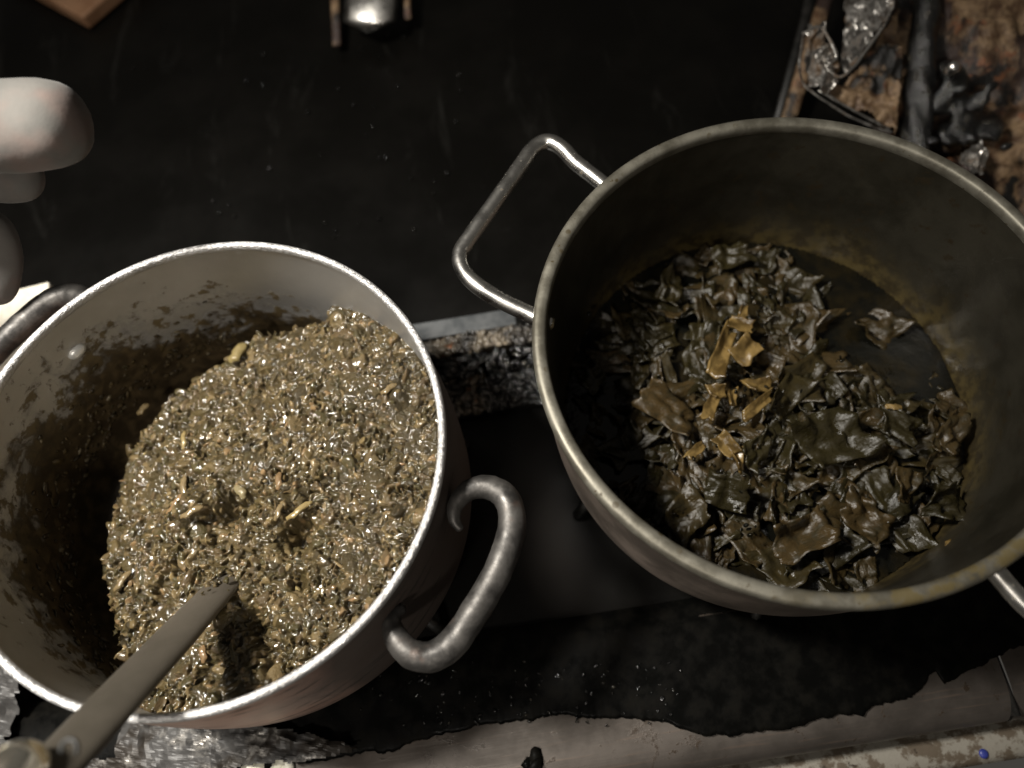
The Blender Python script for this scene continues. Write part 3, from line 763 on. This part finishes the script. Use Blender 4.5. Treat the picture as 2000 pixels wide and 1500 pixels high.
def heap_z(x, y):
    # leaves pile up at the near left and right; open broth at the far right
    c = rel_r(1730, 660, BZ); c2 = rel_r(1620, 540, BZ)
    hole = np.exp(-((x - c[0]) ** 2 + (y - c[1]) ** 2) / (2 * .034 ** 2)) + .8 * np.exp(-((x - c2[0]) ** 2 + (y - c2[1]) ** 2) / (2 * .022 ** 2))
    m = np.exp(-(x ** 2 + (y + .02) ** 2) / (2 * .11 ** 2))
    return BZ - .004 + .016 * m - .036 * hole
def rel_r(px, py, z): p = P(px, py, z) - CR; return np.array([p.x, p.y])
def put_leaf(me, x, y, z, rx, ry, rz, s=1.0, mat=None):
    o = bpy.data.objects.new('leaf_piece', me); COL.objects.link(o); o.parent = stewR
    o.location = (x, y, z); o.rotation_euler = (rx, ry, rz); o.scale = (s, s, s); return o
rng = np.random.default_rng(44)
cnt = 0
while cnt < 270:
    r = .164 * math.sqrt(rng.random()); a = rng.uniform(0, 2 * math.pi); x, y = r * math.cos(a), r * math.sin(a)
    z = float(heap_z(x, y))
    if z < BZ - .016: continue
    put_leaf(leaves[rng.integers(0, 16)], x, y, z + rng.uniform(-.006, .004), rng.normal(0, .22), rng.normal(0, .22), rng.uniform(0, 6.28), rng.uniform(.7, 1.15) * (1 if r < .145 else .6)); cnt += 1
# pieces that stand out
def feature(px, py, z, L, W, ang, tilt, seed, mat=MLE, curl=.2, ruffle=.4, thick=.0014):
    me = leaf_mesh(seed, L, W, curl, ruffle, thick); me.materials.append(mat)
    c = rel_r(px, py, z); o = put_leaf(me, c[0], c[1], z, tilt[0], tilt[1], ang); return o
HZ = BZ + .03
for (px, py, dz, L, W, ang, tl, sd, mt) in (
        (1300, 800, .024, .050, .028, -.5, (.2, .2), 1, MLE), (1540, 770, .026, .048, .022, .75, (.3, .1), 2, MLE), (1620, 860, .026, .06, .045, .3, (.05, .05), 3, MLE),
        (1430, 500, .02, .034, .024, .2, (.2, 0), 4, MLE), (1310, 560, .02, .034, .022, 1.2, (.4, .1), 5, MLE), (1750, 830, .026, .034, .026, -.6, (.3, .3), 6, MLE), (1860, 840, .024, .036, .02, .6, (.5, .2), 7, MLE),
        (1850, 980, .03, .036, .028, -.2, (.1, .35), 8, MLE), (1770, 950, .028, .03, .02, .9, (.6, 0), 9, MLE), (1160, 740, .02, .026, .018, .8, (.3, .2), 10, MLE), (1480, 880, .032, .03, .024, .5, (.5, .3), 11, MLE),
        (1420, 960, .03, .034, .026, -.4, (.3, -.3), 12, MLE), (1340, 1010, .024, .036, .03, .4, (.1, -.2), 13, MLE), (1690, 1010, .022, .04, .03, -.8, (.2, .2), 14, MLE), (1560, 1050, .02, .05, .032, .2, (.1, 0), 15, MLE), (1720, 640, .004, .034, .03, .3, (.05, .1), 16, MLE)):
    feature(px, py, BZ + dz, L, W, ang, tl, 300 + sd, mt)
def stem(pts, rads, flat=.42):
    path = catmull([np.append(rel_r(x, y, z), z) for x, y, z in pts], 3)
    V, Fc = tube(path, rads, 6, flat, jitter=.6); o = mesh_obj('pale_stem', V, Fc, MSM, None, smooth=False); o.parent = stewR
    bevel(o, .0006, 2)
Zs = BZ + .036
def strip(px, py, dz, L, W, ang, tl, sd, th=.003):
    me = leaf_mesh(sd, L, W, .1, .12, th); me.materials.append(MSM)
    c = rel_r(px, py, Zs + dz); o = put_leaf(me, c[0], c[1], Zs + dz, tl[0], tl[1], ang); o.name = 'pale_stem'
for k_, q_ in enumerate(((1408, 690, .002, .050, .015, 1.0, (.25, .1)), (1446, 634, .004, .020, .013, -.35, (.1, .1)), (1452, 608, .0, .012, .007, 1.2, (.4, 0)), (1456, 684, .002, .024, .020, .6, (.3, -.2)), (1388, 795, .0, .026, .011, 1.1, (.2, .2)),
        (1478, 792, -.002, .034, .009, .6, (.3, .1)), (1418, 868, .0, .022, .014, -.9, (.3, .3)), (1482, 752, -.002, .022, .013, .4, (.2, .2)), (1440, 895, -.004, .020, .010, 1.2, (.3, .2)), (1400, 765, -.003, .014, .012, .2, (.2, .2)), (1430, 775, -.003, .016, .008, 1.4, (.4, .2)), (1360, 880, -.006, .02, .008, .7, (.3, .2)))):
    strip(*q_, 700 + k_)
stem([(1850, 1060, BZ + .034), (1880, 1075, BZ + .036), (1900, 1060, BZ + .034)], [.004, .007, .004])
stem([(1730, 795, BZ + .036), (1745, 792, BZ + .037), (1760, 797, BZ + .035)], [.002, .0035, .003])
# bubbles of oily liquid caught between the leaves
rng = np.random.default_rng(9)
pos = []
for px, py, n, sp in ((1490, 620, 16, 22), (1420, 770, 12, 25), (1460, 740, 10, 18), (1400, 900, 10, 25), (1440, 940, 8, 18), (1470, 1030, 8, 12), (1640, 700, 5, 8), (1150, 640, 5, 25), (1300, 980, 5, 30), (1530, 800, 8, 30)):
    for _ in range(n): pos.append(np.append(rel_r(px + rng.normal(0, sp), py + rng.normal(0, sp), BZ + .03), BZ + rng.uniform(.024, .036)))
V, Fc, _ = blobs(np.array(pos), rng.uniform(.001, .0032, len(pos)), (.8, 1.1), rng, rough=.05)
o = mesh_obj('oily_drops', V, Fc, MBR, None); o.parent = stewR; tag(o, kind='stuff')

# ------------------------------------------------------------------ ladle and second utensil
lad = tag(empty('stirring_paddle', P(430, 1150, .13)), 'dull grey stirring paddle standing in the chopped stew, leaning over the pot rim', 'paddle')
a = np.array(P(452, 1126, .122)); c = np.array(P(197, 1400, .262)); b = (a + c) / 2; d = c + (c - a) * .5
path = catmull([a - (c - a) * .35, a, b, c, d, d + (d - c)], 6)
V, Fc = tube(path, [.012, .013, .0155, .0165, .0165, .0165], 20, .4); mesh_obj('handle', V, Fc, MLADLE, lad)
dirn = (a - b) / np.linalg.norm(a - b)
pr = np.random.default_rng(8); tt = pr.gamma(1.6, .010, 90); ps = a[None] - dirn[None] * tt[:, None] + pr.normal(0, .0055, (90, 3)) * [1, 1, .25] + [0, 0, .004]
V, Fc, Cb = blobs(ps, pr.uniform(.0008, .0034, 90), (.8, 2.0), pr, np.array(OL)[pr.integers(0, 6, 90)], rough=.5)
tag(mesh_obj('clinging_bits', V, Fc, MMA, lad, colors=Cb), kind='stuff')
V, Fc = tube(catmull([a - dirn * .01, a + dirn * .02, a + dirn * .05, a + dirn * .075], 4), [.010, .022, .026, .018], 16, .2); V = np.array(V) - [0, 0, .03]; mesh_obj('blade', V, Fc, MLADLE, lad)
V, Fc = tube(catmull([P(120, 1470, .345)[:], P(122, 1452, .345)[:], P(138, 1444, .345)[:], P(150, 1454, .345)[:], P(149, 1474, .345)[:]], 5), .0012, 8); mesh_obj('hanging_hook', V, Fc, MIRON, lad)
kn = tag(empty('steel_utensil', P(55, 1450, .30)), 'shiny round-ended steel utensil handle at the bottom left beside the paddle', 'utensil')
p0 = np.array(P(66, 1462, .30)); p1 = np.array(P(-60, 1640, .34)); dd = (p1 - p0) / np.linalg.norm(p1 - p0); Lh = .16
ts = np.concatenate([[0], .018 * (1 - np.cos(np.linspace(.25, math.pi / 2, 7))), [.03, .06, .11, Lh]])
V, Fc = tube([p0 + dd * t for t in ts], 1.0, 22)
V = np.array(V).reshape(-1, 3); prof_r = [.0005] + [.016 * math.sin(t) for t in np.linspace(.25, math.pi / 2, 7)] + [.0158, .015, .014, .013]
for i, t in enumerate(ts):
    ctr = p0 + dd * t; V[i * 22:(i + 1) * 22] = ctr + (V[i * 22:(i + 1) * 22] - ctr) * prof_r[i]
V[-2] = p0; V[-1] = p0 + dd * Lh
mesh_obj('grip', V, Fc, MKNOB, kn)

# ------------------------------------------------------------------ white board and amber drip under the far handle
zb = .085; c = P(95, 549, zb); c2 = P(0, 572, zb); ang = math.atan2(c.y - c2.y, c.x - c2.x)
V, Fc = box(-.30, 0, -.16, 0, -.020, 0)
wb = mesh_obj('white_board', V, Fc, MWHITE, None, smooth=False); wb.location = c; wb.rotation_euler = (0, 0, ang); bevel(wb, .002)
tag(wb, 'off-white board corner behind the far handle of the left pot', 'board')
V, Fc = box(-.28, -.02, -.14, -.02, -.085, -.0205); o = mesh_obj('block', V, Fc, MIRON, None, smooth=False); o.parent = wb

# ------------------------------------------------------------------ things at the back of the stove
wc = mesh_obj('reflection_block', *box(0, .2, 0, .2, 0, .02), MCARD, None, smooth=False)  # solid block added in place of a brown reflection in the black surface
wc.location = P(160, 34, .022) - Vector((0, 0, .02)); wc.rotation_euler = (0, 0, R(45 + 2)); bevel(wc, .003)
tag(wc, 'corner of a brown block standing in for a reflection at the top left edge', 'block')
bk = tag(empty('reflection_bracket', P(720, 60, 0)), 'small metal bracket with two side strips standing in for a reflection at the top edge', 'bracket')  # solid bracket added where the glossy black surface mirrors something silvery
zz = .03
def slab(name, a, b, w, h, mat, parent):
    a, b = np.array(a), np.array(b); V, Fc = tube([a, a + (b - a) * .5, b], w, 8, h); return mesh_obj(name, V, Fc, mat, parent)
slab('plate', P(730, -60, .05), P(722, 42, .03), .034, .25, MST, bk)
slab('side_strip', P(652, -60, .03), P(658, 88, .012), .006, .5, MRU, bk)
slab('side_strip', P(790, -60, .03), P(797, 36, .02), .005, .5, MRU, bk)

# rusty side shield, bars, foil and burnt pipe at the far right
def zs(px, py): return .015 + max(0, 420 - py) / 420 * .10
sh = foil('rusty_side_shield', [(1640, -80), (2300, -80), (2300, 640), (2040, 560), (1900, 440), (1780, 330), (1700, 270), (1690, 150), (1650, 60)], lambda x, y: zs(x, y) - .012, MRU, None, .022, 90, 5, 16, .002)
tag(sh, 'rusty brown burnt side shield behind the right pot', 'side shield')
rb = tag(mesh_obj('rusty_bar', *tube([P(1640, -90, .06)[:], P(1590, 70, .04)[:], P(1530, 270, .012)[:]], .009, 8, .4), MRU, None), 'narrow brown rusty bar left of the crumpled foil', 'bar')
db = tag(mesh_obj('dark_rod', *tube([P(1600, -90, .04)[:], P(1570, 50, .03)[:], P(1515, 250, .008)[:]], .006, 8, .6), MIRON, None), 'thin dark rod beside the rusty bar, behind the right pot', 'rod')
cf = tag(empty('crumpled_foil', P(1650, 150, .05)), 'crumpled dirty foil with bright folded edges behind the right pot', 'foil')
foil('left_flap', [(1575, 58), (1600, 52), (1632, 108), (1640, 150), (1620, 185), (1580, 178), (1562, 130)], lambda x, y: zs(x, y) + .03 - abs(x - 1602) * .0004, MFO, cf, .014, 50, 21, 55)
foil('upper_flap', [(1660, -60), (1752, -60), (1738, 30), (1700, 85), (1665, 135), (1640, 150), (1642, 90)], lambda x, y: zs(x, y) + .024 + (x - 1690) * .0003, MFO, cf, .014, 50, 22, 45)
foil('lower_flap', [(1590, 176), (1640, 172), (1700, 100), (1752, 20), (1756, 150), (1746, 268), (1690, 232), (1620, 205)], lambda x, y: zs(x, y) + .012, MRU, cf, .012, 60, 23, 40)
for pts in (((1570, 66), (1600, 52), (1622, 80), (1634, 112), (1618, 124)), ((1570, 62), (1562, 128), (1568, 160), (1590, 182), (1650, 222), (1700, 246), (1742, 258)), ((1598, 176), (1640, 200), (1690, 228), (1738, 252)), ((1738, -20), (1738, 28), (1712, 70), (1690, 100), (1668, 130), (1640, 150), (1615, 135))):
    k = len(pts); path = catmull([P(x, y, zs(x, y) + .034 - .012 * (y > 150))[:] for x, y in pts], 4)
    V, Fc = tube(path, .0017, 6, .7, jitter=.9); mesh_obj('folded_edge', V, Fc, MFO, cf)
foil('scrap', [(1875, 320), (1890, 285), (1915, 268), (1930, 300), (1925, 350), (1890, 350)], lambda x, y: .055, MFO, cf, .016, 30, 29, 60)
pp = tag(empty('burnt_pipe', P(1800, 150, .05)), 'soot-black burnt gas pipe with a valve between foil and rust', 'pipe')
V, Fc = tube(catmull([P(1815, -80, .125)[:], P(1805, 60, .105)[:], P(1796, 180, .08)[:], P(1786, 320, .05)[:]], 8), [.014, .013, .015, .014], 18, jitter=.5); mesh_obj('tube', V, Fc, MTA, pp)
vr = np.random.default_rng(3); vp = [(1862, 140, .10, .022), (1850, 190, .085, .026), (1885, 230, .07, .032), (1920, 245, .06, .028), (1850, 262, .06, .022)]
vpos = []; vsz = []
for x, y, z, r in vp:
    vpos.append(np.array(P(x, y, z))); vsz.append(r)
    for _ in range(4): vpos.append(np.array(P(x, y, z)) + vr.normal(0, r * .55, 3)); vsz.append(r * vr.uniform(.3, .55))
V, Fc, _ = blobs(np.array(vpos), np.array(vsz), (.9, 1.1), vr, rough=.2)
o = mesh_obj('valve', V, Fc, MTA, pp); rm = o.modifiers.new('melt', 'REMESH'); rm.mode = 'VOXEL'; rm.voxel_size = .002; rm.use_smooth_shade = True; sm = o.modifiers.new('soft', 'SMOOTH'); sm.factor = .7; sm.iterations = 9
V, Fc = tube([P(1850, 140, .12)[:], P(1868, 128, .13)[:]], .006, 12); mesh_obj('spindle', V, Fc, MST, pp)

# ------------------------------------------------------------------ gloved hand on the far handle of the left pot
hand = tag(empty('gloved_hand', P(-60, 520, .2)), 'hand in a pale grey glove reaching in at the left edge towards the pot handle', 'hand')
def skin_mesh(name, verts, edges, radii, mat, parent):
    me = bpy.data.meshes.new(name); me.from_pydata([tuple(v) for v in verts], edges, []); me.update()
    o = bpy.data.objects.new(name, me); COL.objects.link(o)
    m = o.modifiers.new('skin', 'SKIN'); m.use_smooth_shade = True
    sk = me.skin_vertices[0].data
    for i, r in enumerate(radii): sk[i].radius = (r, r); sk[i].use_root = (i == 0)
    s = o.modifiers.new('sub', 'SUBSURF'); s.levels = 2; s.render_levels = 3
    me.materials.append(mat); setp(o, parent); return o
W = lambda x, y, z: np.array(P(x, y, z))
vs_ = [W(-420, 430, .30), W(-270, 400, .31),                                  # wrist, palm
       W(-640, 500, .29),                                                      # forearm
       W(-140, 262, .335), W(15, 244, .34), W(178, 240, .34),                    # thumb
       W(-130, 330, .295), W(10, 345, .28), W(92, 350, .275),               # index
       W(-130, 410, .262), W(-6, 452, .24), W(0, 520, .222), W(-22, 600, .205),   # middle
       W(-180, 470, .245), W(-75, 520, .215), W(-70, 590, .195), W(-90, 640, .185),  # ring
       W(-230, 520, .24), W(-130, 580, .21), W(-120, 640, .19), W(-140, 680, .18)]  # little
ed = [(2, 0), (0, 1), (1, 3), (3, 4), (4, 5), (1, 6), (6, 7), (7, 8), (1, 9), (9, 10), (10, 11), (11, 12), (1, 13), (13, 14), (14, 15), (15, 16), (1, 17), (17, 18), (18, 19), (19, 20)]
rd = [.034, .036, .036, .034, .033, .034,
      .020, .020, .019, .020, .021, .021, .018, .013, .0125, .012, .010, .012, .0115, .011, .0095]
gl = skin_mesh('glove', vs_, ed, rd, MGL, hand)
tx = bpy.data.textures.new('glove_folds', 'CLOUDS'); tx.noise_scale = .045
dm = gl.modifiers.new('folds', 'DISPLACE'); dm.texture = tx; dm.strength = .005; dm.mid_level = .5
